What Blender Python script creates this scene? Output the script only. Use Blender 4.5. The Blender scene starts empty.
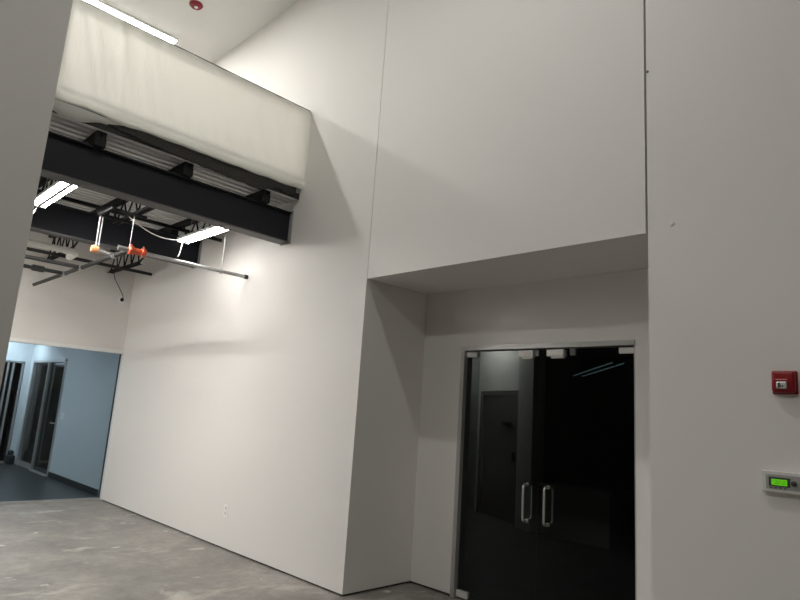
import bpy, bmesh, math, random
from mathutils import Vector, Matrix, noise
random.seed(7)
scn = bpy.context.scene
COL = scn.collection
PI = math.pi

# ------------------------------------------------------------------ materials
def srgb(r, g, b):
    f = lambda c: (c/255/12.92) if c/255 <= .04045 else ((c/255+.055)/1.055)**2.4
    return (f(r), f(g), f(b), 1)

def new_mat(name):
    m = bpy.data.materials.new(name); m.use_nodes = True
    nt = m.node_tree
    return m, nt, nt.nodes['Principled BSDF']

def plain(name, col, rough=.5, metal=0.0, bump=0.0, scale=40, spec=.5, vary=0.0):
    m, nt, p = new_mat(name)
    p.inputs['Base Color'].default_value = col
    p.inputs['Roughness'].default_value = rough
    p.inputs['Metallic'].default_value = metal
    p.inputs['Specular IOR Level'].default_value = spec
    if bump or vary:
        tc = nt.nodes.new('ShaderNodeTexCoord')
        no = nt.nodes.new('ShaderNodeTexNoise'); no.inputs['Scale'].default_value = scale
        no.inputs['Detail'].default_value = 5
        nt.links.new(tc.outputs['Object'], no.inputs['Vector'])
        if bump:
            b = nt.nodes.new('ShaderNodeBump'); b.inputs['Strength'].default_value = bump
            b.inputs['Distance'].default_value = .01
            nt.links.new(no.outputs['Fac'], b.inputs['Height']); nt.links.new(b.outputs['Normal'], p.inputs['Normal'])
        if vary:
            r = nt.nodes.new('ShaderNodeValToRGB')
            r.color_ramp.elements[0].position = .3; r.color_ramp.elements[1].position = .7
            r.color_ramp.elements[0].color = tuple(c*(1-vary) for c in col[:3])+(1,)
            r.color_ramp.elements[1].color = tuple(min(1, c*(1+vary)) for c in col[:3])+(1,)
            nt.links.new(no.outputs['Fac'], r.inputs['Fac']); nt.links.new(r.outputs['Color'], p.inputs['Base Color'])
    return m

def lamp(name, col, strength):
    m, nt, p = new_mat(name)
    p.inputs['Base Color'].default_value = (.9, .9, .9, 1)
    p.inputs['Emission Color'].default_value = col
    p.inputs['Emission Strength'].default_value = strength
    return m

def glass(name, tint, ior=1.45, rough=0.0):
    m = bpy.data.materials.new(name); m.use_nodes = True
    nt = m.node_tree; nt.nodes.clear()
    out = nt.nodes.new('ShaderNodeOutputMaterial'); mix = nt.nodes.new('ShaderNodeMixShader')
    tr = nt.nodes.new('ShaderNodeBsdfTransparent'); gl = nt.nodes.new('ShaderNodeBsdfGlossy'); fr = nt.nodes.new('ShaderNodeFresnel')
    tr.inputs['Color'].default_value = tint; gl.inputs['Roughness'].default_value = rough
    fr.inputs['IOR'].default_value = ior
    nt.links.new(fr.outputs[0], mix.inputs[0]); nt.links.new(tr.outputs[0], mix.inputs[1]); nt.links.new(gl.outputs[0], mix.inputs[2])
    nt.links.new(mix.outputs[0], out.inputs[0])
    return m

def floor_mat():
    m, nt, p = new_mat('bare_concrete')
    N, L = nt.nodes, nt.links
    tc = N.new('ShaderNodeTexCoord')
    def noi(scale, detail, rough=.6, dist=0.0, stretch=None):
        n = N.new('ShaderNodeTexNoise'); n.inputs['Scale'].default_value = scale; n.inputs['Detail'].default_value = detail
        n.inputs['Roughness'].default_value = rough; n.inputs['Distortion'].default_value = dist
        if stretch:
            mp = N.new('ShaderNodeMapping'); mp.inputs['Scale'].default_value = stretch[:3]
            if len(stretch) > 3: mp.inputs['Location'].default_value = (stretch[3], stretch[3]*1.7, 0)
            L.new(tc.outputs['Object'], mp.inputs['Vector']); L.new(mp.outputs[0], n.inputs['Vector'])
        else: L.new(tc.outputs['Object'], n.inputs['Vector'])
        return n
    def ramp(src, stops):
        r = N.new('ShaderNodeValToRGB'); e = r.color_ramp.elements
        e[0].position, e[0].color = stops[0]; e[1].position, e[1].color = stops[-1]
        for pos, c in stops[1:-1]: x = e.new(pos); x.color = c
        L.new(src, r.inputs['Fac']); return r
    def mix(fac, a, b, mode='MIX'):
        x = N.new('ShaderNodeMix'); x.data_type = 'RGBA'; x.blend_type = mode
        if isinstance(fac, float): x.inputs[0].default_value = fac
        else: L.new(fac, x.inputs[0])
        for i, s in ((6, a), (7, b)):
            if isinstance(s, tuple): x.inputs[i].default_value = s
            else: L.new(s, x.inputs[i])
        return x.outputs[2]
    big = noi(.9, 8, .65, .4)
    base = ramp(big.outputs['Fac'], [(.34, (.165, .155, .144, 1)), (.5, (.238, .221, .202, 1)), (.66, (.32, .30, .275, 1))])
    fine = noi(9, 8, .7)
    fr = ramp(fine.outputs['Fac'], [(.3, (.72, .72, .72, 1)), (.7, (1.25, 1.25, 1.25, 1))])
    c = mix(1.0, base.outputs[0], fr.outputs[0], 'MULTIPLY')
    dark = noi(2.2, 6, .6, .8, (1, 1, 1, 4.3))
    dm = ramp(dark.outputs['Fac'], [(.56, (0, 0, 0, 1)), (.72, (.55, .55, .55, 1))])
    c = mix(dm.outputs[0], c, (.15, .143, .136, 1))
    pl = noi(1.5, 7, .62, .5, (1.5, .8, 1, 9.1))          # dried plaster smears
    pm = ramp(pl.outputs['Fac'], [(.59, (0, 0, 0, 1)), (.70, (.75, .75, .75, 1))])
    c = mix(pm.outputs[0], c, (.50, .475, .43, 1))
    sp = noi(5.5, 4, .5, .3, (1, .7, 1, 2.7))              # small white splashes
    sm = ramp(sp.outputs['Fac'], [(.68, (0, 0, 0, 1)), (.73, (.85, .85, .85, 1))])
    c = mix(sm.outputs[0], c, (.62, .60, .56, 1))
    L.new(c, p.inputs['Base Color'])
    rr = N.new('ShaderNodeMapRange'); rr.inputs['To Min'].default_value = .38; rr.inputs['To Max'].default_value = .75
    L.new(fine.outputs['Fac'], rr.inputs['Value']); L.new(rr.outputs[0], p.inputs['Roughness'])
    b = N.new('ShaderNodeBump'); b.inputs['Strength'].default_value = .25; b.inputs['Distance'].default_value = .01
    L.new(fine.outputs['Fac'], b.inputs['Height']); L.new(b.outputs[0], p.inputs['Normal'])
    return m

def sheet_mat():
    m = bpy.data.materials.new('plastic_sheeting'); m.use_nodes = True
    nt = m.node_tree; N, L = nt.nodes, nt.links; N.clear()
    out = N.new('ShaderNodeOutputMaterial')
    d = N.new('ShaderNodeBsdfDiffuse'); t = N.new('ShaderNodeBsdfTranslucent'); g = N.new('ShaderNodeBsdfGlossy')
    d.inputs['Color'].default_value = (.80, .80, .745, 1); t.inputs['Color'].default_value = (.82, .795, .715, 1)
    g.inputs['Roughness'].default_value = .38
    m1 = N.new('ShaderNodeMixShader'); m1.inputs[0].default_value = .42
    m2 = N.new('ShaderNodeMixShader'); m2.inputs[0].default_value = .05
    tc = N.new('ShaderNodeTexCoord'); mp = N.new('ShaderNodeMapping'); mp.inputs['Scale'].default_value = (1, 3.0, .8)
    no = N.new('ShaderNodeTexNoise'); no.inputs['Scale'].default_value = 3.5; no.inputs['Detail'].default_value = 5; no.inputs['Distortion'].default_value = 1.2
    b = N.new('ShaderNodeBump'); b.inputs['Strength'].default_value = .16; b.inputs['Distance'].default_value = .03
    L.new(tc.outputs['Object'], mp.inputs[0]); L.new(mp.outputs[0], no.inputs['Vector']); L.new(no.outputs['Fac'], b.inputs['Height'])
    for s in (d, t, g): L.new(b.outputs[0], s.inputs['Normal'])
    L.new(d.outputs[0], m1.inputs[1]); L.new(t.outputs[0], m1.inputs[2])
    L.new(m1.outputs[0], m2.inputs[1]); L.new(g.outputs[0], m2.inputs[2]); L.new(m2.outputs[0], out.inputs[0])
    return m

M = {}
M['wall']   = plain('wall_paint', (.74, .716, .688, 1), .6, bump=.04, scale=160, spec=.25)
M['left_shade'] = plain('wall_paint_shaded', (.50, .487, .46, 1), .6, bump=.04, scale=160, spec=.25)  # white wall paint with the wall end's shade put into its colour
M['rear_paint'] = plain('rear_grey_paint', (.30, .295, .285, 1), .8)
M['ceil']   = plain('ceiling_paint', (.74, .73, .70, 1), .8, bump=.03, scale=120, spec=.2)
M['floor']  = floor_mat()
M['gap']    = plain('dark_gap', (.05, .047, .044, 1), .9)
M['navy']   = plain('navy_primer', (.010, .0115, .016, 1), .6, bump=.03, scale=60, vary=.08, spec=.3)
M['black_steel'] = plain('black_steel', (.013, .013, .0135, 1), .75, bump=.03, scale=90, spec=.25)
M['galv']   = plain('galvanised_deck', (.74, .74, .72, 1), .5, .05)
M['plate']  = plain('primed_plate', (.30, .30, .29, 1), .6, vary=.1)
M['flange'] = plain('lit_flange', (.10, .10, .10, 1), .6, vary=.1)  # beam steel lightened, painting in the light on the flange underside
M['membrane'] = plain('black_membrane', (.030, .028, .025, 1), .9, bump=.9, scale=70, vary=.5)
M['sheet']  = sheet_mat()
M['rail']   = plain('grey_rail', (.20, .20, .19, 1), .45, .4, vary=.05)
M['white_metal'] = plain('white_enamel', (.80, .80, .78, 1), .4, vary=.03)
M['cord_white'] = plain('white_cord', (.62, .60, .56, 1), .5)
M['pipe_silver'] = plain('galvanised_pipe', (.42, .42, .41, 1), .38, .7, vary=.15, scale=30)
M['pipe_black'] = plain('black_pipe', (.022, .021, .020, 1), .75, .0, vary=.2, scale=30)
M['pvc']    = plain('white_pvc', (.86, .84, .78, 1), .4, vary=.04)
M['orange'] = plain('orange_coupling', (.62, .10, .035, 1), .45, vary=.15, scale=50)
M['bronze'] = plain('orange_primer_fitting', (.50, .22, .10, 1), .5, vary=.15)
M['alu']    = plain('brushed_aluminium', (.46, .455, .44, 1), .42, .55, vary=.05, scale=60)
M['steel']  = plain('satin_steel', (.62, .62, .60, 1), .28, .9, vary=.03)
M['dark_metal'] = plain('dark_hardware', (.10, .10, .10, 1), .4, .6)
M['door_glass'] = glass('dark_tinted_glass', (.74, .77, .76, 1), 1.15)
M['hall_glass'] = glass('blue_tinted_glass', (.865, .92, .94, 1), 1.18)
M['clear_glass'] = glass('door_lite_glass', (.8, .82, .82, 1), 1.6)
M['hall_wall'] = plain('hall_paint', (.60, .64, .66, 1), .7, bump=.03, scale=120, spec=.2)
M['hall_floor'] = plain('hall_dark_tile', (.040, .042, .043, 1), .35, vary=.2, scale=5)
M['base_black'] = plain('black_cove_base', (.025, .027, .03, 1), .5)
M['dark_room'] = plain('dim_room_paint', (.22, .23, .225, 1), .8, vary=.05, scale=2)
M['side_room'] = plain('side_room_paint', (.46, .40, .35, 1), .8)
M['dark_frame'] = plain('bronze_frame', (.055, .052, .048, 1), .45, .4)
M['grey_wall'] = plain('grey_paint', (.55, .54, .52, 1), .8, vary=.03)
M['white_wall'] = plain('white_paint', (.70, .69, .66, 1), .8, vary=.03)
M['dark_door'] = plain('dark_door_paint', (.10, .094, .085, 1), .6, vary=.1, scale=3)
M['red']    = plain('alarm_red', (.25, .006, .010, 1), .35, spec=.4)
M['red_ceiling'] = plain('alarm_red_ceiling', (.22, .008, .015, 1), .4)
M['lens']   = plain('clear_lens', (.75, .75, .72, 1), .15, .3)
M['chrome'] = plain('reflector', (.8, .8, .8, 1), .12, .95)
M['pale_red'] = plain('pale_lettering', (.62, .25, .25, 1), .5)
M['panel_grey'] = plain('panel_grey', (.66, .65, .62, 1), .45, vary=.03)
M['panel_face'] = plain('panel_face_grey', (.36, .355, .335, 1), .45)
M['panel_dark'] = plain('panel_dark', (.05, .05, .05, 1), .4)
M['lcd']    = lamp('green_lcd', (.13, .62, .005, 1), .50)
M['lcd'].node_tree.nodes['Principled BSDF'].inputs['Base Color'].default_value = (.03, .12, .01, 1)
M['lcd_dark'] = plain('lcd_segment', (.04, .22, .01, 1), .4)
M['outlet'] = plain('white_plastic', (.84, .82, .79, 1), .35)
M['slot']   = plain('slot_dark', (.09, .085, .08, 1), .6)
M['blue']   = plain('blue_board', (.02, .035, .12, 1), .5, vary=.15, scale=3)
M['crimson'] = plain('red_board', (.16, .02, .03, 1), .5, vary=.15, scale=3)
WARM = (1.0, .985, .94, 1); NEUT = (1.0, .975, .935, 1); COOL = (.82, .91, 1.0, 1)
M['tube']   = lamp('shop_light_tube', NEUT, 200)
M['tube_added_beyond'] = lamp('shop_tube_added_beyond', NEUT, 140)
M['tube_soft'] = lamp('shop_light_tube_dimmer', NEUT, 30)
M['tube_added'] = lamp('shop_tube_added', NEUT, 75)
M['tube_mezz_near'] = lamp('mezzanine_diffuser_bright', WARM, 150)
M['tube_mezz'] = lamp('mezzanine_diffuser', WARM, 66)
M['tube_atrium'] = lamp('atrium_diffuser', WARM, 118)
M['tube_rear'] = lamp('atrium_rear_diffuser', WARM, 78)
M['tube_hall'] = lamp('hall_diffuser', COOL, 12)
M['tube_side_fill'] = lamp('side_room_fill', WARM, 2.0)
M['tube_dim_fill'] = lamp('dim_room_fill', NEUT, 20)
M['tube_faint'] = lamp('faint_tube', (.5, .85, .9, 1), .06)

# ------------------------------------------------------------------ mesh helpers
class MB:
    def __init__(s): s.bm = bmesh.new()
    def box(s, x0, x1, y0, y1, z0, z1, bevel=0.0, seg=2, rot=None, piv=None):
        t = bmesh.new(); bmesh.ops.create_cube(t, size=1)
        for v in t.verts:
            v.co = Vector(((x0+x1)/2+v.co.x*(x1-x0), (y0+y1)/2+v.co.y*(y1-y0), (z0+z1)/2+v.co.z*(z1-z0)))
        if bevel: bmesh.ops.bevel(t, geom=t.edges[:], offset=bevel, segments=seg, affect='EDGES', profile=.5)
        if rot is not None:
            p = Vector(piv)
            for v in t.verts: v.co = rot @ (v.co-p) + p
        s._add(t); return s
    def _add(s, t):
        me = bpy.data.meshes.new('t'); t.to_mesh(me); t.free(); s.bm.from_mesh(me); bpy.data.meshes.remove(me)
    def bar(s, a, b, w, h=None, seg=4, cap=True):
        """straight bar: seg 4 = square section w x h, else round of radius w"""
        a, b = Vector(a), Vector(b)
        return s.tube([a, b], w, seg, h)
    def tube(s, pts, r, seg=12, h=None):
        pts = [Vector(p) for p in pts]; t = bmesh.new(); rings = []; n = len(pts)
        up = None
        for i, p in enumerate(pts):
            d = ((pts[min(i+1, n-1)]-p).normalized() + (p-pts[max(i-1, 0)]).normalized())
            d.normalize()
            if up is None:
                ref = Vector((0, 0, 1)) if abs(d.z) < .9 else Vector((0, 1, 0))
                up = (ref - d*ref.dot(d)).normalized()
            else: up = (up - d*up.dot(d)).normalized()
            sd = d.cross(up)
            ring = []
            for k in range(seg):
                a = 2*PI*k/seg + (PI/4 if seg == 4 else 0)
                rx, ry = (r*.7071*2**.5/1, r) if h is None else (r, h)
                if seg == 4:
                    cx = (r/2)*(1 if math.cos(a) > 0 else -1); cy = ((h if h else r)/2)*(1 if math.sin(a) > 0 else -1)
                else: cx, cy = r*math.cos(a), r*math.sin(a)
                ring.append(t.verts.new(p+sd*cx+up*cy))
            rings.append(ring)
        for i in range(n-1):
            for k in range(seg):
                t.faces.new((rings[i][k], rings[i][(k+1) % seg], rings[i+1][(k+1) % seg], rings[i+1][k]))
        t.faces.new(rings[0][::-1]); t.faces.new(rings[-1])
        bmesh.ops.recalc_face_normals(t, faces=t.faces[:])
        s._add(t); return s
    def lathe(s, prof, axis_o, axis_d, seg=24):
        """prof: list of (radius, distance along axis)"""
        o, d = Vector(axis_o), Vector(axis_d).normalized()
        ref = Vector((0, 0, 1)) if abs(d.z) < .9 else Vector((1, 0, 0))
        u = (ref-d*ref.dot(d)).normalized(); w = d.cross(u); t = bmesh.new(); rings = []
        for r, hgt in prof:
            rings.append([t.verts.new(o+d*hgt+(u*math.cos(2*PI*k/seg)+w*math.sin(2*PI*k/seg))*max(r, 1e-4)) for k in range(seg)])
        for i in range(len(rings)-1):
            for k in range(seg): t.faces.new((rings[i][k], rings[i][(k+1) % seg], rings[i+1][(k+1) % seg], rings[i+1][k]))
        t.faces.new(rings[0][::-1]); t.faces.new(rings[-1])
        bmesh.ops.recalc_face_normals(t, faces=t.faces[:]); s._add(t); return s
    def build(s, name, mat, parent=None, smooth=False):
        me = bpy.data.meshes.new(name); s.bm.to_mesh(me); s.bm.free()
        me.materials.append(mat if not isinstance(mat, str) else M[mat])
        if smooth:
            for p in me.polygons: p.use_smooth = True
            try: me.set_sharp_from_angle(angle=math.radians(40))
            except Exception: pass
        o = bpy.data.objects.new(name, me); COL.objects.link(o)
        if parent:
            o.parent = parent
            r = parent
            off = Vector((0, 0, 0))
            while r: off += r.location; r = r.parent
            for v in me.vertices: v.co -= off
        return o

def B(*a, **k): return MB().box(*a, **k)

def thing(name, label, cat, loc, group=None):
    o = bpy.data.objects.new(name, None); COL.objects.link(o)
    o.location = loc; o.empty_display_size = .1
    o['label'] = label; o['category'] = cat
    if group: o['group'] = group
    return o

def tag(o, label, cat, group=None):
    o['label'] = label; o['category'] = cat
    if group: o['group'] = group
    # put the origin at the object's own place
    me = o.data; c = sum((v.co for v in me.vertices), Vector())/len(me.vertices)
    for v in me.vertices: v.co -= c
    o.location = c
    return o

def struct(o, label=None, cat='room'):
    o['kind'] = 'structure'
    if label: o['label'] = label; o['category'] = cat
    return o

# ------------------------------------------------------------------ dimensions
YW = 3.768            # face of the long white wall
YN = 4.635            # face of the back of the niche
XA, XC = -4.30, -1.577
SOF = 2.866           # niche soffit
CEI = 6.72
XF = -10.11           # far wall with the glazing
XM = -5.52            # mezzanine edge
DECK = 3.94
GAPZ = .020

# ------------------------------------------------------------------ setting
fl = B(-17, 7, -10, 15.2, -.12, 0).build('floor', 'floor'); struct(fl, 'bare grey concrete floor with dried plaster splashes', 'floor')

w = B(XF, XA, YW, 4.75, GAPZ, CEI).build('wall_main', 'wall'); struct(w, 'long white drywall running to the far glazing, above the bare floor', 'wall')
w = B(XA+.009, XC-.015, YW, 4.75, SOF, CEI).build('wall_over_niche', 'wall'); struct(w, 'white wall panel and soffit above the recessed glass doors', 'wall')
w = B(XC, 6.2, YW, 4.75, GAPZ, CEI).build('wall_right', 'wall'); struct(w, 'white wall carrying the red alarm and grey display panel', 'wall')
FX0, FX1, FZ = -3.79, -2.05, 2.30
m = MB(); m.box(XA, FX0, YN, 4.75, GAPZ, SOF); m.box(FX1, XC, YN, 4.75, GAPZ, SOF); m.box(FX0, FX1, YN, 4.75, FZ, SOF)
struct(m.build('wall_niche', 'wall'), 'white back wall of the niche around the glass double doors', 'wall')
# shadow gap filler under the drywall
m = MB(); m.box(XF, XA-.03, YW+.03, 4.70, 0, GAPZ); m.box(XA-.03, XA-.025, YW+.03, YN, 0, GAPZ)
m.box(XA-.03, FX0-.02, YN+.03, 4.72, 0, GAPZ); m.box(XC+.03, 6.2, YW+.03, 4.70, 0, GAPZ)
struct(m.build('trim_1', 'gap'), 'dark open gap along the bottom edge of the white walls', 'trim')

struct(B(-10.3, 6.2, -9.2, 4.75, CEI, CEI+.12).build('ceiling', 'ceil'), 'white ceiling above the mezzanine', 'ceiling')
struct(B(-5.44, -5.30, -9.2, 1.136, 0, CEI).build('wall_left', 'left_shade'), 'plain white wall end standing in front of the mezzanine edge', 'wall')
struct(B(6.2, 6.35, -9.2, 4.75, 0, CEI).build('wall_east', 'rear_paint'))
struct(B(-5.30, 6.2, -9.35, -9.2, 0, CEI).build('wall_rear', 'rear_paint'))
struct(B(XF, -5.44, -3.65, -3.5, 0, CEI).build('wall_mezzanine', 'wall'))
m = MB(); m.box(XF-.15, XF, -3.5, 4.75, 2.325, CEI)
struct(m.build('wall_far', 'wall'), 'white wall above the blue tinted far glazing', 'wall')

# mezzanine floor: ribbed steel deck below, slab on top
m = MB(); t = m.bm
y0, y1 = -3.5, YW
xs = []; x = XM-.06; pitch = .108
prof = []
while x > XF+.001:
    for dx, z in ((0, 0), (.058, 0), (.060, .050), (.1055, .050)):
        if x-dx > XF: prof.append((x-dx, DECK+z))
    x -= pitch
prof.append((XF, DECK))
vs = [(t.verts.new((px, y0, pz)), t.verts.new((px, y1, pz))) for px, pz in prof]
top = [(t.verts.new((px, y0, DECK+.065)), t.verts.new((px, y1, DECK+.065))) for px, pz in prof]
for i in range(len(vs)-1):
    t.faces.new((vs[i][0], vs[i][1], vs[i+1][1], vs[i+1][0])); t.faces.new((top[i][0], top[i+1][0], top[i+1][1], top[i][1]))
t.faces.new((vs[0][0], top[0][0], top[0][1], vs[0][1])); t.faces.new((vs[-1][0], vs[-1][1], top[-1][1], top[-1][0]))
struct(m.build('ceiling_deck', 'galv'), 'ribbed galvanised steel deck under the mezzanine', 'ceiling')
struct(B(XF, XM-.04, -3.5, YW, DECK+.066, 4.16).build('floor_mezzanine', 'plate'))
# black membrane hanging ragged at the slab edge
m = MB(); t = m.bm; n = 90; rows = []
for i in range(n+1):
    y = 1.55+(3.70-1.55)*i/n
    low = ((1.5, 4.03), (1.7, 3.995), (1.95, 3.965), (2.3, 3.935), (2.74, 3.915), (3.1, 3.90), (3.26, 3.892), (3.36, 3.94), (3.42, 3.985), (3.50, 3.985), (3.57, 3.93), (3.64, 3.965), (3.72, 3.99))
    for q in range(len(low)-1):
        if low[q][0] <= y <= low[q+1][0]:
            f_ = (y-low[q][0])/(low[q+1][0]-low[q][0]); zb = low[q][1]+(low[q+1][1]-low[q][1])*f_
    zb += .010*noise.noise(Vector((y*11, 1, 0)))+.006*noise.noise(Vector((y*31, 2, 0)))
    zb = min(zb, 3.996)
    rows.append([t.verts.new((XM-.030, y, 4.12)), t.verts.new((XM-.030, y, zb)), t.verts.new((XM-.052, y, zb-.003)), t.verts.new((XM-.052, y, 4.12))])
for i in range(n):
    for k in range(4): t.faces.new((rows[i][k], rows[i+1][k], rows[i+1][(k+1) % 4], rows[i][(k+1) % 4]))
t.faces.new(rows[0]); t.faces.new(rows[-1][::-1])
bmesh.ops.recalc_face_normals(t, faces=t.faces[:])
m.box(XM-.059, XM-.053, 1.14, YW-.002, DECK-.004, 4.10)
struct(m.build('trim_2', 'membrane'), 'ragged black membrane strip along the mezzanine slab edge', 'trim')

# ------------------------------------------------------------------ steel
def beam(xc, label):
    o = thing('steel_beam', label, 'beam', (xc, YW, 3.44), 'dark steel beams under the mezzanine')
    z0, z1, bw = 3.44, 3.80, .085
    B(xc-.006, xc+.046, -3.4, YW-.012, z0+.013, z1-.013).build('web', 'navy', o)
    B(xc-bw, xc+bw, -3.4, YW-.012, z0, z0+.013).build('bottom_flange', 'flange', o)
    B(xc-bw, xc+bw, -3.4, YW-.012, z1-.013, z1).build('top_flange', 'navy', o)
    B(xc-.10, xc+.10, YW-.012, YW-.001, z0-.01, z1+.02).build('end_plate', 'plate', o)
    return o
beam(-5.755, 'long dark navy steel beam just below the plastic sheet')
beam(-7.935, 'dark navy steel beam behind the two hanging tube lights')

def joist(y, xa, xb, label, lo_a, lo_b, zlow):
    """open-web joist along x from xa (far) to xb (near); its lower chord runs lo_a..lo_b"""
    o = thing('bar_joist', label, 'joist', ((xa+xb)/2, y, 3.55), 'open web bar joists under the steel deck')
    zt, zb = 3.88, zlow
    m = MB(); m.box(xa, xb, y-.045, y-.006, zt, zt+.05); m.box(xa, xb, y+.006, y+.045, zt, zt+.05); m.box(xa, xb, y-.045, y+.045, zt+.046, zt+.054)
    m.build('top_chord', 'black_steel', o)
    m = MB(); m.box(lo_a, lo_b, y-.042, y-.006, zb, zb+.006); m.box(lo_a, lo_b, y+.006, y+.042, zb, zb+.006)
    m.box(lo_a, lo_b, y-.012, y-.006, zb, zb+.042); m.box(lo_a, lo_b, y+.006, y+.012, zb, zb+.042)
    m.build('bottom_chord', 'black_steel', o)
    n = max(2, round((lo_b-lo_a)/.33)); st = (lo_b-lo_a-.06)/n
    for i in range(n):
        xl = lo_a+.03+i*st
        MB().bar((xl, y, zb+.02), (xl+st/2, y, zt+.01), .011, seg=8).build('web_bar', 'black_steel', o)
        MB().bar((xl+st, y, zb+.02), (xl+st/2, y, zt+.01), .011, seg=8).build('web_bar', 'black_steel', o)
    if xb-lo_b > .1: MB().bar((lo_b-.03, y, zb+.02), (xb-.22, y, zt+.01), .014, seg=8).build('end_strut', 'black_steel', o)
    if lo_a-xa > .1: MB().bar((lo_a+.03, y, zb+.02), (xa+.22, y, zt+.01), .014, seg=8).build('end_strut', 'black_steel', o)
    # bearing seat on the beam
    m = MB()
    m.box(xb-.20, xb, y-.05, y+.05, 3.801, zt)
    m.build('bearing_seat', 'black_steel', o)
    return o
JY = (1.62, 2.46, 3.37)
names_near = ('black joist crossing the first steel beam closest to the white wall end',
              'black joist crossing the first steel beam at the middle of the plastic sheet',
              'black joist crossing the first steel beam closest to the long white wall')
names_far = ('black joist beyond the second beam hidden mostly by the white wall end',
             'black joist beyond the second beam over the white plastic pipe',
             'black joist beyond the second beam above the dangling cable')
for i, y in enumerate(JY):
    joist(y, -7.845, XM-.10, names_near[i], -7.45, -6.15, 3.62)
    joist(y, XF+.01, -7.86, names_far[i], -10.10, -8.93, 3.53)
def bridging(x, z, label):
    m = MB(); m.box(x-.02, x+.02, 1.2, 3.76, z, z+.005); m.box(x-.003, x+.003, 1.2, 3.76, z, z+.04)
    tag(m.build('bridging_angle', 'black_steel'), label, 'steel angle', 'thin steel angles across the joists')
bridging(-6.335, 3.70, 'thin black angle under the deck, the one closer to the first beam')
bridging(-7.265, 3.70, 'thin black angle under the deck, the one closer to the second beam')

# ------------------------------------------------------------------ mezzanine guard and sheet
g = thing('guard_rail', 'thin grey guard rail along the top of the plastic sheet', 'railing', (XM-.035, 2.4, 4.16))
MB().box(XM-.055, XM-.004, 1.14, YW-.001, 5.000, 5.022).build('top_rail', 'rail', g)
for y in (1.20, 3.72):
    B(XM-.050, XM-.025, y-.012, y+.012, 4.16, 5.0).build('post', 'rail', g)

m = MB(); t = m.bm; NY, NZ = 220, 64
Y0, Y1 = 1.142, 3.763
def sheet_pt(y, s):
    """s 0..1 top to bottom"""
    z = 5.0-(5.0-4.035)*s
    w1 = noise.noise(Vector((y*7+z*2.0, z*.9, 2)))*.008*min(1, (1-s)*3+.2)*(1.6 if y < 2 else .8)
    fold = .012*math.exp(-((y-1.35-.25*(5-z))/.05)**2) + .010*math.exp(-((y-1.62-.10*(5-z))/.035)**2)
    fold *= min(1, s*6+.25)*max(0, 1-s*.7)
    w2 = .012*noise.noise(Vector((y*1.6, z*2.0, 7)))*(s)
    bul = .016*math.exp(-((z-4.10)/.05)**2)
    if z < 4.10: bul -= (4.10-z)*.35
    sag = 0
    if y < 1.75: sag = .02*max(0, (1.75-y)/.6)*max(0, s-.8)/.2
    zz = z - .02*max(0, s-.85)/.15*noise.noise(Vector((y*3.1, 0, 3)))*1.3 + sag*.6
    return Vector((XM+.014+w1*1.3+w2*.8+fold*1.0+bul, y, zz))
grid = [[t.verts.new(sheet_pt(Y0+(Y1-Y0)*i/NY, j/NZ)) for j in range(NZ+1)] for i in range(NY+1)]
for i in range(NY):
    for j in range(NZ): t.faces.new((grid[i][j], grid[i][j+1], grid[i+1][j+1], grid[i+1][j]))
sh = m.build('plastic_sheet', 'sheet', None, True)
# the loose loop of sheet hanging at the pillar end
m = MB(); t = m.bm; rows = []
for i in range(40):
    u = i/39; y = 1.142+.66*u
    pts_ = ((1.14, 3.965), (1.28, 3.926), (1.40, 3.930), (1.60, 3.988), (1.81, 4.035))
    for q in range(4):
        if pts_[q][0] <= y <= pts_[q+1][0]:
            f_ = (y-pts_[q][0])/(pts_[q+1][0]-pts_[q][0]); f_ = f_*f_*(3-2*f_); drop = pts_[q][1]+(pts_[q+1][1]-pts_[q][1])*f_
    r = []
    for k in range(9):
        v = k/8                     # from the slab edge, round the belly, to the outer lip
        ang_ = PI*v
        r.append(t.verts.new((XM-.05-.035*math.cos(ang_)*-1+.012*v, y, 4.04+(drop-4.04)*math.sin(min(ang_, PI/2+.0)) if v <= .5 else drop+.012*(v-.5)*2+.02*u*(v-.5))))
    rows.append(r)
for i in range(39):
    for k in range(8): t.faces.new((rows[i][k], rows[i][k+1], rows[i+1][k+1], rows[i+1][k]))
tag(sh, 'cream translucent plastic sheet draped over the mezzanine edge', 'plastic sheet')
m.build('loose_fold', 'sheet', sh, True)

# ------------------------------------------------------------------ lights
def strip_light(x0, x1, y, z, label, mat):
    """two-tube white shop light along x; z is the underside of the tubes"""
    o = thing('tube_light', label, 'light', ((x0+x1)/2, y, z+.09), 'two tube shop lights hung below the deck')
    m = MB()
    m.box(x0, x1, y-.078, y+.078, z+.045, z+.052); m.box(x0, x1, y-.078, y-.074, z+.016, z+.050); m.box(x0, x1, y+.074, y+.078, z+.016, z+.050)
    m.box(x0+.01, x1-.01, y-.035, y+.035, z+.050, z+.072)
    m.build('housing', 'white_metal', o)
    for s in (-1, 1):
        MB().tube([(x0+.03, y+s*.046, z+.018), (x1-.03, y+s*.046, z+.018)], .015, 8).build('tube', mat, o)
    B(x0+.02, x1-.02, y-.017, y+.017, z-.004, z+.046).build('spine', 'plate', o)
    for x in (x0, x1-.035):
        B(x, x+.030, y-.073, y+.073, z-.002, z+.044, .004).build('end_cap', 'white_metal', o)
    for x in (x0+.18, x1-.18):
        MB().bar((x, y+.0, z+.07), (x, y+.0, DECK+.002), .0025, seg=6).build('hanger_wire', 'pipe_silver', o)
    return o
L1 = strip_light(-7.20, -6.02, 1.572, 3.53, 'bright two tube light beside the white wall end', 'tube')
L2 = strip_light(-7.18, -6.03, 3.195, 3.53, 'bright two tube light beside the long white wall', 'tube_soft')
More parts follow.
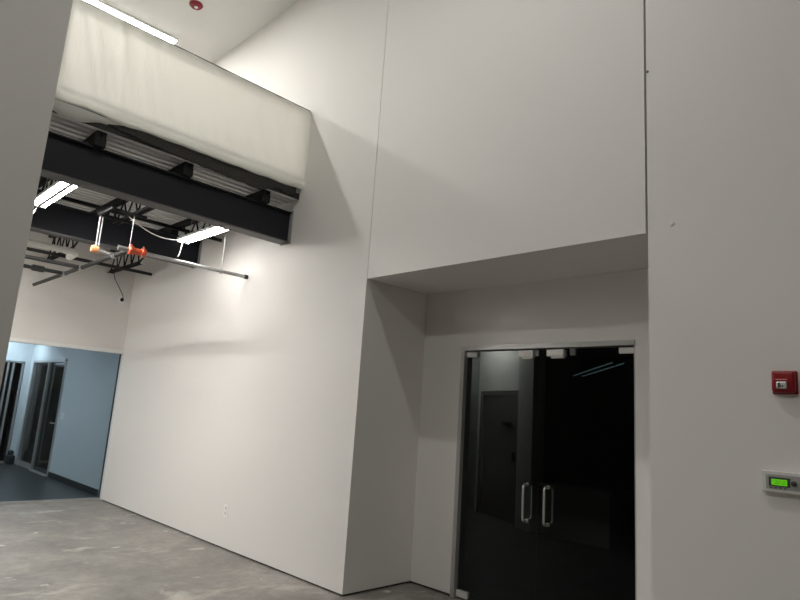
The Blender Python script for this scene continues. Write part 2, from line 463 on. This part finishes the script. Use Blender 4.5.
for yy, lab in ((-.09, 'added tube light, unseen behind the white wall end, next to the visible pair'), (-1.83, 'added tube light, unseen deeper behind the white wall end')):
    strip_light(-7.20, -6.02, yy, 3.53, lab, 'tube_added')  # unseen lamps added to brighten the long wall and the floor
for yy, lab in ((.55, 'added tube light beyond the second beam, unseen behind the white wall end'), (-1.3, 'added tube light beyond the second beam, unseen deepest behind the white wall end')):
    strip_light(-9.6, -8.42, yy, 3.53, lab, 'tube_added_beyond')  # unseen lamps added to brighten the far wall
def sag(a, b, d, n=14):
    a, b = Vector(a), Vector(b)
    return [a+(b-a)*(i/n)+Vector((0, 0, -d*math.sin(PI*i/n))) for i in range(n+1)]
MB().tube(sag((-7.20, 1.572, 3.55), (-7.42, 1.53, 3.38), .03), .006, 8).build('cord', 'cord_white', L1, True)
MB().tube(sag((-7.19, 3.195, 3.57), (-6.95, 2.43, 3.612), .08, 20), .006, 8).build('cord', 'cord_white', L2, True)
MB().tube(sag((-7.18, 3.195, 3.55), (-6.78, 2.98, 3.25), .05), .006, 8).build('cord', 'cord_white', L2, True)

def diffuser(x0, x1, y0, y1, z, label, mat, group):
    o = thing('strip_light', label, 'light', ((x0+x1)/2, (y0+y1)/2, z), group)
    B(x0, x1, y0, y1, z-.040, z).build('housing', 'white_metal', o)
    dx, dy = (.0, .01) if (y1-y0) > (x1-x0) else (.01, .0)
    B(x0+dx+.005, x1-dx-.005, y0+dy+.005, y1-dy-.005, z-.044, z-.0401).build('diffuser', mat, o)
    return o
diffuser(-8.23, -8.08, .68, 3.12, CEI, 'slim bright strip light on the ceiling above the plastic sheet', 'tube_mezz', 'ceiling strip lights')
diffuser(-6.63, -6.53, .94, 2.16, CEI, 'strip light on the mezzanine ceiling, just out of the frame', 'tube_mezz_near', 'ceiling strip lights')
diffuser(-3.1, -1.9, 1.50, 1.60, CEI, 'strip light on the high ceiling in front of the glass doors', 'tube_atrium', 'ceiling strip lights')
diffuser(-3.0, 1.8, -3.75, -3.65, CEI, 'strip light on the high ceiling behind the viewer', 'tube_rear', 'ceiling strip lights')

o = thing('ceiling_alarm', 'round red alarm device on the white ceiling', 'alarm', (-7.15, 2.925, CEI))
MB().lathe([(.085, 0), (.088, .01), (.085, .022), (.066, .042), (.03, .046)], (-7.15, 2.925, CEI), (0, 0, -1), 28).build('body', 'red_ceiling', o, True)
MB().lathe([(.024, .040), (.024, .055), (.015, .064), (.004, .067)], (-7.142, 2.925, CEI), (0, 0, -1), 16).build('lens', 'lens', o, True)

# ------------------------------------------------------------------ piping
PX, PY, PZ = -6.478, 2.328, 3.125
s = thing('sprinkler_pipe', 'steel sprinkler pipework with orange coupling hanging below the beams', 'pipe', (PX, PY, PZ))
MB().bar((PX, PY+.05, PZ), (PX, 3.725, PZ), .021, seg=12).build('main_pipe', 'pipe_silver', s, True)
MB().lathe([(.025, 0), (.027, .005), (.027, .045), (.018, .05)], (PX, 3.70, PZ), (0, 1, 0), 14).build('end_cap', 'pipe_black', s, True)
MB().bar((PX-.05, PY, PZ), (-10.03, PY, PZ), .024, seg=12).build('branch_pipe', 'pipe_black', s, True)
MB().bar((PX-.02, PY-.12, PZ+.002), (PX+.0, PY+.05, PZ+.002), .026, seg=12).build('elbow', 'pipe_silver', s, True)
m = MB()
for yy in (PY-.02, PY+.11):
    m.lathe([(.030, 0), (.046, .006), (.046, .048), (.030, .054)], (PX, yy, PZ), (0, 1, 0), 16)
    for a in (0, 1):
        m.box(PX+(-.075 if a else .045), PX+(-.045 if a else .075), yy+.010, yy+.044, PZ-.014, PZ+.014, .004)
    m.bar((PX, yy+.027, PZ+.04), (PX, yy+.027, PZ+.065), .012, seg=8)
m.lathe([(.036, -.0), (.036, .14)], (PX, PY, PZ), (0, 1, 0), 16)
m.build('coupling', 'orange', s, True)
MB().box(-6.87, -6.44, 2.07, 2.10, 3.50, 3.53).box(-6.50, -6.47, 2.07, 2.45, 3.50, 3.53).box(-6.83, -6.80, 2.07, 2.45, 3.50, 3.53).build('support_angle', 'black_steel', s)
for xx in (-6.91, -8.00, -8.63):
    MB().lathe([(.033, 0), (.033, .075)], (xx+.037, PY, PZ), (-1, 0, 0), 14).build('tee_fitting', 'pipe_silver', s, True)
MB().bar((-6.91, PY, PZ), (-6.81, 2.094, PZ), .016, seg=10).build('stub_pipe', 'pipe_silver', s, True)
MB().lathe([(.032, 0), (.042, .01), (.042, .06), (.03, .075)], (-6.81, 2.12, PZ), (0, -1, 0), 14).build('end_fitting', 'bronze', s, True)
MB().bar((-8.00, PY, PZ), (-8.00, 1.2, PZ), .024, seg=12).build('side_pipe', 'pipe_black', s, True)
MB().bar((-8.63, PY, PZ), (-8.63, 1.2, PZ), .024, seg=12).build('side_pipe', 'pipe_black', s, True)
MB().lathe([(.036, 0), (.040, .01), (.040, .13), (.036, .14)], (-8.63, 2.084, PZ), (0, -1, 0), 14).build('sleeve', 'pipe_black', s, True)
for (xx, yy, zt) in ((-6.827, 2.12, 3.50), (-6.80, 2.083, 3.50), (PX, PY-.01, 3.50), (PX, 3.392, 3.619)):
    MB().bar((xx, yy, PZ+.02), (xx, yy, zt), .0055, seg=8).build('hanger_rod', 'pipe_silver', s, True)
MB().lathe([(.028, 0), (.030, .005), (.030, .025), (.028, .03)], (PX, 3.377, PZ), (0, 1, 0), 12).build('hanger_clamp', 'pipe_silver', s, True)

o = thing('drain_pipe', 'white plastic pipe with elbow beyond the second beam', 'pipe', (-8.72, 2.2, 3.45))
MB().bar((-8.72, 1.0, 3.45), (-8.72, 2.36, 3.45), .042, seg=16).build('pipe', 'pvc', o, True)
MB().tube([(-8.72, 2.30, 3.45), (-8.72, 2.38, 3.45), (-8.74, 2.43, 3.445), (-8.80, 2.45, 3.44), (-9.0, 2.45, 3.43)], .048, 16).build('elbow', 'pvc', o, True)
tag(MB().bar((-9.40, 1.0, 3.50), (-9.36, 3.74, 3.50), .024, seg=10).build('conduit', 'pipe_black', None, True), 'long thin black conduit running past the joists to the white wall', 'conduit')
# cable from a small wall outlet
o = thing('cable', 'thin black cable dropping to a small round plate on the far wall', 'cable', (XF, 3.62, 3.14))
MB().tube([(XF+.03, 3.622, 3.15), (XF+.09, 3.60, 3.19), (XF+.06, 3.53, 3.32), (XF+.03, 3.45, 3.46), (XF+.05, 3.41, 3.57)], .006, 8).build('cord', 'black_steel', o, True)
MB().lathe([(.062, 0), (.060, .006), (.045, .010)], (XF, 3.622, 3.138), (1, 0, 0), 24).build('round_plate', 'white_metal', o, True)
MB().lathe([(.030, .0), (.030, .014), (.02, .03)], (XF, 3.622, 3.138), (1, 0, 0), 16).build('grommet', 'black_steel', o, True)

# ------------------------------------------------------------------ far glazing and hallway
wd = B(XF-.09, XF-.078, -3.4, 3.755, .03, 2.29).build('window_1', 'hall_glass'); struct(wd, 'blue tinted full height glazing at the end of the room', 'window')
m = MB(); m.box(XF-.12, XF+.022, -3.4, 3.767, 2.272, 2.325)
struct(m.build('trim_3', 'white_metal'), 'pale head channel above the far glazing', 'trim')
struct(B(XF-.12, XF-.04, -3.4, 3.767, 0, .03).build('trim_4', 'alu'), 'pale floor channel below the far glazing', 'trim')
struct(B(XF-.10, XF-.066, 3.755, 3.767, .03, 2.288).build('trim_5', 'dark_frame'), 'thin dark edge where glazing meets the white wall', 'trim')
HY = 3.85; HX = -15.62
struct(B(HX-2.6, XF-.13, -1.6, HY, .0005, .006).build('floor_hall', 'hall_floor'), 'dark glossy hallway floor behind the glazing', 'floor')
DX0, DX1, DZ = -15.36, -13.12, 2.25
m = MB(); m.box(DX1, XF-.15, HY, HY+.12, 0, 2.9); m.box(HX, DX0, HY, HY+.12, 0, 2.9); m.box(DX0, DX1, HY, HY+.12, DZ, 2.9); m.box(XF-.151, XF-.0, 3.768, HY+.12, 0, 2.30)
struct(m.build('wall_hall', 'hall_wall'), 'pale blue grey hallway wall behind the glazing', 'wall')
struct(B(DX1+.02, XF-.15, HY-.012, HY, .006, .105).build('baseboard_hall', 'base_black'), 'black baseboard along the hallway wall', 'baseboard')
struct(B(HX-.12, XF-.15, -1.6, HY+.12, 2.9, 3.0).build('ceiling_hall', 'white_wall'))
struct(B(HX-2.6, XF-.15, -1.72, -1.6, 0, 3.0).build('wall_hall_side', 'hall_wall'))
m = MB(); m.box(HX-.12, HX, 3.735, HY, 0, 2.9); m.box(HX-.12, HX, -1.6, 3.735, 2.215, 2.9)
struct(m.build('wall_hall_end', 'hall_wall'), 'pale wall strip beside the dark end glazing of the hallway', 'wall')
# dark rooms behind the hallway glazing
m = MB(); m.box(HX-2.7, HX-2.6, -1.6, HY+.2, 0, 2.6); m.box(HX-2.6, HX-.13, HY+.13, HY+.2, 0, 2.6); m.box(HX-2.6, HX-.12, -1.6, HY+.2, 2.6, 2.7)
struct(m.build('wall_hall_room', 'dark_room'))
m = MB(); m.box(DX0-.4, DX1+.4, HY+1.9, HY+2.0, 0, 2.6); m.box(DX0-.4, DX0-.3, HY+.13, HY+1.9, 0, 2.6); m.box(DX1+.3, DX1+.4, HY+.13, HY+1.9, 0, 2.6); m.box(DX0-.4, DX1+.4, HY+.13, HY+2, 2.6, 2.7)
struct(m.build('wall_side_room', 'side_room'))
# hallway door with sidelight
fr = MB(); d0, d1, xm = DX0, DX1, -14.22
for a, b in ((d0, d0+.05), (xm-.03, xm+.03), (d1-.05, d1)): fr.box(a, b, HY-.02, HY+.10, .006, DZ)
fr.box(d0, d1, HY-.02, HY+.10, DZ-.05, DZ)
dr = struct(fr.build('door_3', 'alu'), 'hallway glass door with a sidelight behind the blue glazing', 'door')
B(d0+.05, xm-.03, HY+.03, HY+.045, .10, DZ-.05).build('sidelight_glass', 'clear_glass', dr)
B(d0+.05, xm-.03, HY+.01, HY+.06, .006, .10).build('bottom_rail', 'alu', dr)
B(xm+.12, d1-.12, HY+.03, HY+.045, .10, DZ-.05).build('door_glass', 'clear_glass', dr)
m = MB(); m.box(xm+.03, xm+.12, HY+.01, HY+.06, .02, DZ-.05); m.box(d1-.12, d1-.05, HY+.01, HY+.06, .02, DZ-.05); m.box(xm+.12, d1-.12, HY+.01, HY+.06, .02, .10)
m.build('door_stile', 'dark_frame', dr)
m = MB(); m.bar((d1-.09, HY+.01, 1.0), (d1-.09, HY-.05, 1.0), .012, seg=10); m.bar((d1-.09, HY-.05, 1.0), (d1-.24, HY-.05, 1.0), .011, seg=10); m.build('door_handle', 'steel', dr, True)
B(xm+.03, d1-.02, HY-.06, HY+.01, .006, .03).build('threshold', 'alu', dr)
# end glazing
we = MB(); z1 = 2.21
for y in (3.70, 3.52, 3.42, 3.05, 2.1): we.box(HX-.07, HX-.01, y-.02, y+.02, .006, z1)
we.box(HX-.07, HX-.01, -1.5, 3.735, z1-.03, z1); we.box(HX-.07, HX-.01, -1.5, 3.735, .006, .05)
w2 = struct(we.build('window_2', 'alu'), 'dark end glazing of the hallway with slim mullions', 'window')
B(HX-.045, HX-.035, -1.5, 3.73, .05, z1-.03).build('pane', 'clear_glass', w2)
tag(B(HX-.60, HX-.55, 2.75, 3.50, .006, 1.66, .01).build('blue_board', 'blue'), 'dark blue board standing behind the end glazing of the hallway', 'board')
tag(B(HX-.36, HX-.32, 3.60, 3.69, .006, 1.55, .01).build('red_board', 'crimson'), 'narrow dark red board behind the end glazing of the hallway', 'board')
m = MB(); m.box(HX+.06, HX+.30, 3.64, 3.80, .007, .20, .04, 3); m.box(HX+.10, HX+.25, 3.67, 3.77, .18, .30, .04, 3)
tag(m.build('bag', 'base_black', None, True), 'small black bag on the hallway floor beside the end glazing', 'bag')
o = thing('light_switch', 'pale light switch plate on the hallway wall by the door', 'switch', (-12.83, HY, 1.16))
B(-12.93, -12.77, HY-.008, HY, 1.10, 1.22, .003).build('plate', 'outlet', o)
for x in (-12.89, -12.81): B(x-.016, x+.016, HY-.013, HY-.007, 1.13, 1.19, .002).build('rocker', 'white_metal', o)
o = thing('hall_light', 'panel light on the hallway ceiling behind the glazing, by the glass', 'light', (-12.2, 1.8, 2.9), 'hallway ceiling lights')
B(-12.8, -11.6, 1.5, 2.1, 2.87, 2.9).build('frame', 'white_metal', o); B(-12.77, -11.63, 1.53, 2.07, 2.862, 2.871).build('diffuser', 'tube_hall', o)
o = thing('hall_light', 'panel light on the hallway ceiling, by the end glazing', 'light', (-15.0, 2.9, 2.9), 'hallway ceiling lights')
B(-15.3, -14.7, 2.3, 3.5, 2.87, 2.9).build('frame', 'white_metal', o); B(-15.27, -14.73, 2.33, 3.47, 2.862, 2.871).build('diffuser', 'tube_hall', o)

# ------------------------------------------------------------------ glass double doors
DB, DT = 4.665, 4.677        # glass thickness
f = MB(); f.box(FX0, FX0+.045, YN-.012, 4.75, 0, FZ); f.box(FX1-.012, FX1, YN+.004, 4.75, 0, FZ-.042); f.box(FX0+.045, FX1, YN-.012, 4.75, FZ-.042, FZ)
struct(f.build('trim_6', 'alu'), 'grey metal frame around the glass double doors', 'trim')
xl0, xl1, xr0, xr1 = FX0+.052, -2.925, -2.915, FX1-.015
ZT = FZ-.052
def leaf(n, xa, xb, hx, hinge_left, label):
    d = struct(B(xa, xb, DB, DT, .012, ZT).build(f'door_{n}', 'door_glass'), label, 'door')
    def patch(px0, px1, z0, z1): B(px0, px1, DB-.018, DT+.018, z0, z1, .003).build('patch_fitting', 'steel_patch', d)
    ha, hb = (xa, xa+.125) if hinge_left else (xb-.125, xb)
    patch(ha, hb, ZT-.052, ZT-.004); patch(ha, hb, .014, .070)
    la, lb = (xb-.21, xb-.055) if hinge_left else (xa+.075, xa+.24)
    B(la, lb, DB-.032, DT+.03, ZT-.062, ZT-.004, .003).build('patch_fitting', 'steel_patch', d)
    B(la+.04, lb-.01, DB-.026, DT+.02, ZT-.080, ZT-.060, .003).build('lock_strike', 'steel_patch', d)
    h = MB()
    for s, yb in ((-1, DB), (1, DT)):
        pts = []
        z0, z1, off, r = .785, 1.085, .062, .03
        for k in range(0, 7): a = PI/2*k/6; pts.append((hx, yb+s*(off-r+r*math.sin(a)), z1-r+r*math.cos(a)))
        for k in range(0, 7): a = PI/2*k/6; pts.append((hx, yb+s*(off-r+r*math.cos(a)), z0+r-r*math.sin(a)))
        pts = [(hx, yb, z1)]+pts+[(hx, yb, z0)]
        h.tube(pts, .0105, 12)
        for z in (z0, z1): h.lathe([(.016, 0), (.016, .006)], (hx, yb, z), (0, s, 0), 14)
    h.build('door_handle', 'steel', d, True)
    return d
M['steel_patch'] = plain('satin_patch', (.62, .61, .58, 1), .5, .2, vary=.03)
leaf(1, xl0, xl1, -3.020, True, 'left leaf of the dark glass double doors')
leaf(2, xr0, xr1, -2.815, False, 'right leaf of the dark glass double doors')
for x, lab in ((-2.955, 'small dark clip at the head of the left glass leaf'), (-2.60, 'small dark clip at the head of the right glass leaf')):
    tag(B(x-.022, x+.030, DB-.016, DT+.016, ZT-.058, ZT-.0, .002).build('door_stop', 'dark_metal'), lab, 'door stop')

# dim room beyond the doors
struct(B(-9.6, .6, 4.75, 14.6, .0005, .004).build('floor_back', plain('back_room_floor', (.05, .048, .046, 1), .7, vary=.2, scale=3)))
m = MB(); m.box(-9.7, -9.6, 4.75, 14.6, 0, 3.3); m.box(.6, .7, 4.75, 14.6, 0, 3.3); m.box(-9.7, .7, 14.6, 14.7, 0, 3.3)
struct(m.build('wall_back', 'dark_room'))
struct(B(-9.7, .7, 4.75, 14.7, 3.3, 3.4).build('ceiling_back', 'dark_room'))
# turned partition with a dark door
P0 = Vector((-6.789, 9.011, 0)); dv = Vector((1.158, -.518, 0)).normalized(); nv = Vector((dv.y, -dv.x, 0))   # nv faces the viewer
ang = math.atan2(dv.y, dv.x); RZ = Matrix.Rotation(ang, 3, 'Z')
def pbox(mb, u0, u1, v0, v1, z0, z1, bev=0.0):
    """box in the partition's own frame: u along it, v towards the viewer"""
    return mb.box(u0, u1, -v1, -v0, z0, z1, bev)
def pplace(o):
    o.matrix_world = Matrix.Translation(P0) @ RZ.to_4x4(); return o
m = MB(); pbox(m, -.30, 1.27, -.12, 0, 2.13, 3.3); pbox(m, -1.6, -.13, -.12, 0, 0, 2.13)
w = struct(pplace(m.build('wall_partition', 'white_wall')), 'white wall above the dark door in the dim room', 'wall')
m = MB(); pbox(m, 1.18, 1.30, -.12, .0, .004, 2.13); pbox(m, 1.30, 1.72, -.12, .10, .004, 3.3)
struct(pplace(m.build('wall_column', 'grey_wall')), 'grey wall end beside the dark door in the dim room', 'wall')
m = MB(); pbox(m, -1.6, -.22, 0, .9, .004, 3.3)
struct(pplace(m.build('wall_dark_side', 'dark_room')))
m = MB(); pbox(m, -.12, .0, -.10, .012, .004, 2.12); pbox(m, 1.12, 1.18, -.10, .012, .004, 2.12); pbox(m, 0, 1.12, -.10, .012, 2.06, 2.12); pbox(m, 0.0, 1.12, -.06, -.015, .01, 2.06)
d4 = struct(pplace(m.build('door_4', 'dark_door')), 'dark door in the dim room seen through the left glass leaf', 'door')
def pchild(o, par): o.parent = par; return o
m = MB(); pbox(m, .70, .95, -.016, .035, 1.55, 1.60, .004); pchild(m.build('door_closer', 'black_steel'), d4)
m = MB(); pbox(m, 1.02, 1.07, -.016, .05, .98, 1.12, .004); pchild(m.build('door_handle', 'dark_metal'), d4)
o = thing('fill_light', 'added unseen strip light brightening the partition of the dark room', 'light', (0, 0, 0))  # unseen lamp added to light the wall above the dark door
o.matrix_world = Matrix.Translation(P0) @ RZ.to_4x4()
m = MB(); pbox(m, .15, 1.05, .42, .50, 3.26, 3.3); pchild(m.build('housing', 'white_metal'), o)
m = MB(); pbox(m, .16, 1.04, .425, .495, 3.235, 3.26); pchild(m.build('diffuser', 'tube_dim_fill'), o)
o = thing('hall_light', 'added unseen panel light brightening the room behind the hallway door', 'light', (-14.2, 5.2, 2.6), 'hallway ceiling lights')  # unseen lamp added so the hallway door glass reads lighter
B(-14.6, -13.8, 4.95, 5.45, 2.585, 2.6).build('frame', 'white_metal', o); B(-14.57, -13.83, 4.98, 5.42, 2.58, 2.5855).build('diffuser', 'tube_side_fill', o)
# faint double tube hanging deep in the dark room
ca, cb = Vector((-6.236, 11.393, 2.62)), Vector((-4.305, 9.111, 2.62))
o = thing('pendant_light', 'faint double tube hanging deep in the dark room, behind the right glass leaf', 'light', (ca+cb)/2)
sd = (cb-ca).cross(Vector((0, 0, 1))).normalized()*.09
for s_ in (-1, 1):
    MB().bar(ca+sd*s_, cb+sd*s_, .010, seg=8).build('tube', 'tube_faint', o)
for q in (ca+(cb-ca)*.15, ca+(cb-ca)*.85):
    m = MB(); m.bar(q-sd*1.2, q+sd*1.2, .012, .012); m.bar(q, (q.x, q.y, 3.3), .003, seg=6); m.build('hanger', 'black_steel', o)
m = MB(); m.box(-5.05, -4.0, 8.2, 8.75, .004, .70); m.box(-5.10, -3.95, 8.15, 8.80, .70, .74)
o = m.build('counter', plain('counter_grey', (.22, .215, .21, 1), .5)); tag(o, 'low grey counter in the dark room behind the right glass leaf', 'counter')

# ------------------------------------------------------------------ devices on the walls
o = thing('fire_alarm', 'red square alarm with a clear strobe lens on the white wall', 'alarm', (-.845, YW, 1.905))
B(-.908, -.788, YW-.012, YW, 1.843, 1.967, .006).build('back_plate', 'red', o)
B(-.903, -.793, YW-.052, YW-.010, 1.848, 1.962, .016, 4).build('body', 'red', o, True)
B(-.879, -.826, YW-.056, YW-.050, 1.866, 1.908, .002).build('lens_frame', 'dark_metal', o)
B(-.876, -.829, YW-.066, YW-.054, 1.869, 1.905, .005, 3).build('strobe_lens', 'lens', o, True)
m = MB(); m.lathe([(.011, 0), (.007, .006)], (-.847, YW-.066, 1.880), (0, -1, 0), 14); m.build('reflector', 'chrome', o, True)
B(-.868, -.858, YW-.069, YW-.064, 1.874, 1.901).build('lens_rib', 'dark_metal', o)
B(-.881, -.826, YW-.0535, YW-.0515, 1.9145, 1.9205).build('lettering', 'pale_red', o)

o = thing('display_panel', 'grey wall panel with a green lit display on the white wall', 'panel', (-.87, YW, 1.388))
B(-.972, -.770, YW-.038, YW, 1.332, 1.440, .004).build('case', 'panel_grey', o)
B(-.951, -.791, YW-.041, YW-.036, 1.350, 1.424, .002).build('face', 'panel_face', o)
B(-.937, -.840, YW-.043, YW-.040, 1.364, 1.410, .001).build('display_bezel', 'panel_dark', o)
lc = B(-.924, -.853, YW-.0455, YW-.042, 1.370, 1.400).build('display', 'lcd', o)
m = MB()
for r_ in range(2):
    for k in range(9):
        if (k*7+r_*3) % 5: m.box(-.918+k*.0068, -.9135+k*.0068, YW-.0462, YW-.0454, 1.376+r_*.011, 1.382+r_*.011)
m.build('display_segments', 'lcd_dark', o)
MB().lathe([(.013, 0), (.013, .012), (.009, .015)], (-.822, YW-.040, 1.386), (0, -1, 0), 16).build('key_switch', 'panel_dark', o, True)
for x, z in ((-.942, 1.415), (-.837, 1.412)): MB().lathe([(.004, 0), (.003, .004)], (x, YW-.041, z), (0, -1, 0), 10).build('indicator', 'lens', o, True)
for k in range(4): B(-.934+k*.022, -.922+k*.022, YW-.044, YW-.040, 1.354, 1.3595).build('button', 'panel_dark', o)

o = thing('power_outlet', 'white wall outlet low on the long white wall', 'outlet', (-6.395, YW, .41))
B(-6.435, -6.352, YW-.006, YW, .345, .475, .002).build('plate', 'outlet', o)
for z in (.385, .437):
    B(-6.410, -6.377, YW-.009, YW-.005, z-.019, z+.019, .002).build('socket', 'panel_grey', o)
    m = MB()
    m.box(-6.402, -6.399, YW-.0096, YW-.0085, z-.004, z+.008); m.box(-6.389, -6.386, YW-.0096, YW-.0085, z-.004, z+.008); m.box(-6.397, -6.391, YW-.0096, YW-.0085, z-.014, z-.009)
    m.build('slot', 'slot', o)
tag(MB().lathe([(.017, 0), (.017, .003), (.012, .007), (.003, .008)], (-1.424, YW+.002, 2.897), (0, -1, 0), 18).build('wall_plug', 'wall', None, True), 'small round white plug on the wall right of the seam', 'wall plug')
tag(MB().lathe([(.010, 0), (.010, .006), (.004, .009)], (-1.568, YW+.004, 4.010), (0, -1, 0), 12).build('screw_head', 'dark_metal', None, True), 'tiny dark screw head high beside the dark wall seam', 'screw')

# ------------------------------------------------------------------ camera
F_PX = 606.216
yaw, pitch, roll = -0.792889358, 0.186916275, 0.0668170629
Fv = Vector((math.sin(yaw)*math.cos(pitch), math.cos(yaw)*math.cos(pitch), math.sin(pitch)))
r0 = Vector((math.cos(yaw), -math.sin(yaw), 0)); u0 = r0.cross(Fv)
rv = r0*math.cos(roll)+u0*math.sin(roll); uv = -r0*math.sin(roll)+u0*math.cos(roll)
cam = bpy.data.cameras.new('camera'); co = bpy.data.objects.new('camera', cam); COL.objects.link(co)
cam.sensor_fit = 'HORIZONTAL'; cam.sensor_width = 36; cam.lens = F_PX*36/800; cam.clip_start = .05; cam.clip_end = 100
R3 = Matrix((rv, uv, -Fv)).transposed()
co.matrix_world = Matrix.Translation((0, 0, 1.6)) @ R3.to_4x4()
scn.camera = co

wld = bpy.data.worlds.new('world'); scn.world = wld; wld.use_nodes = True
wld.node_tree.nodes['Background'].inputs[0].default_value = (.01, .01, .01, 1)
scn.view_settings.view_transform = 'Standard'; scn.view_settings.look = 'None'
scn.view_settings.gamma = 1; scn.view_settings.use_curve_mapping = False
scn.view_settings.exposure = 0.52
scn.cycles.max_bounces = 10; scn.cycles.transparent_max_bounces = 16; scn.cycles.diffuse_bounces = 6
scn.cycles.use_denoising = True; scn.cycles.sample_clamp_indirect = 6
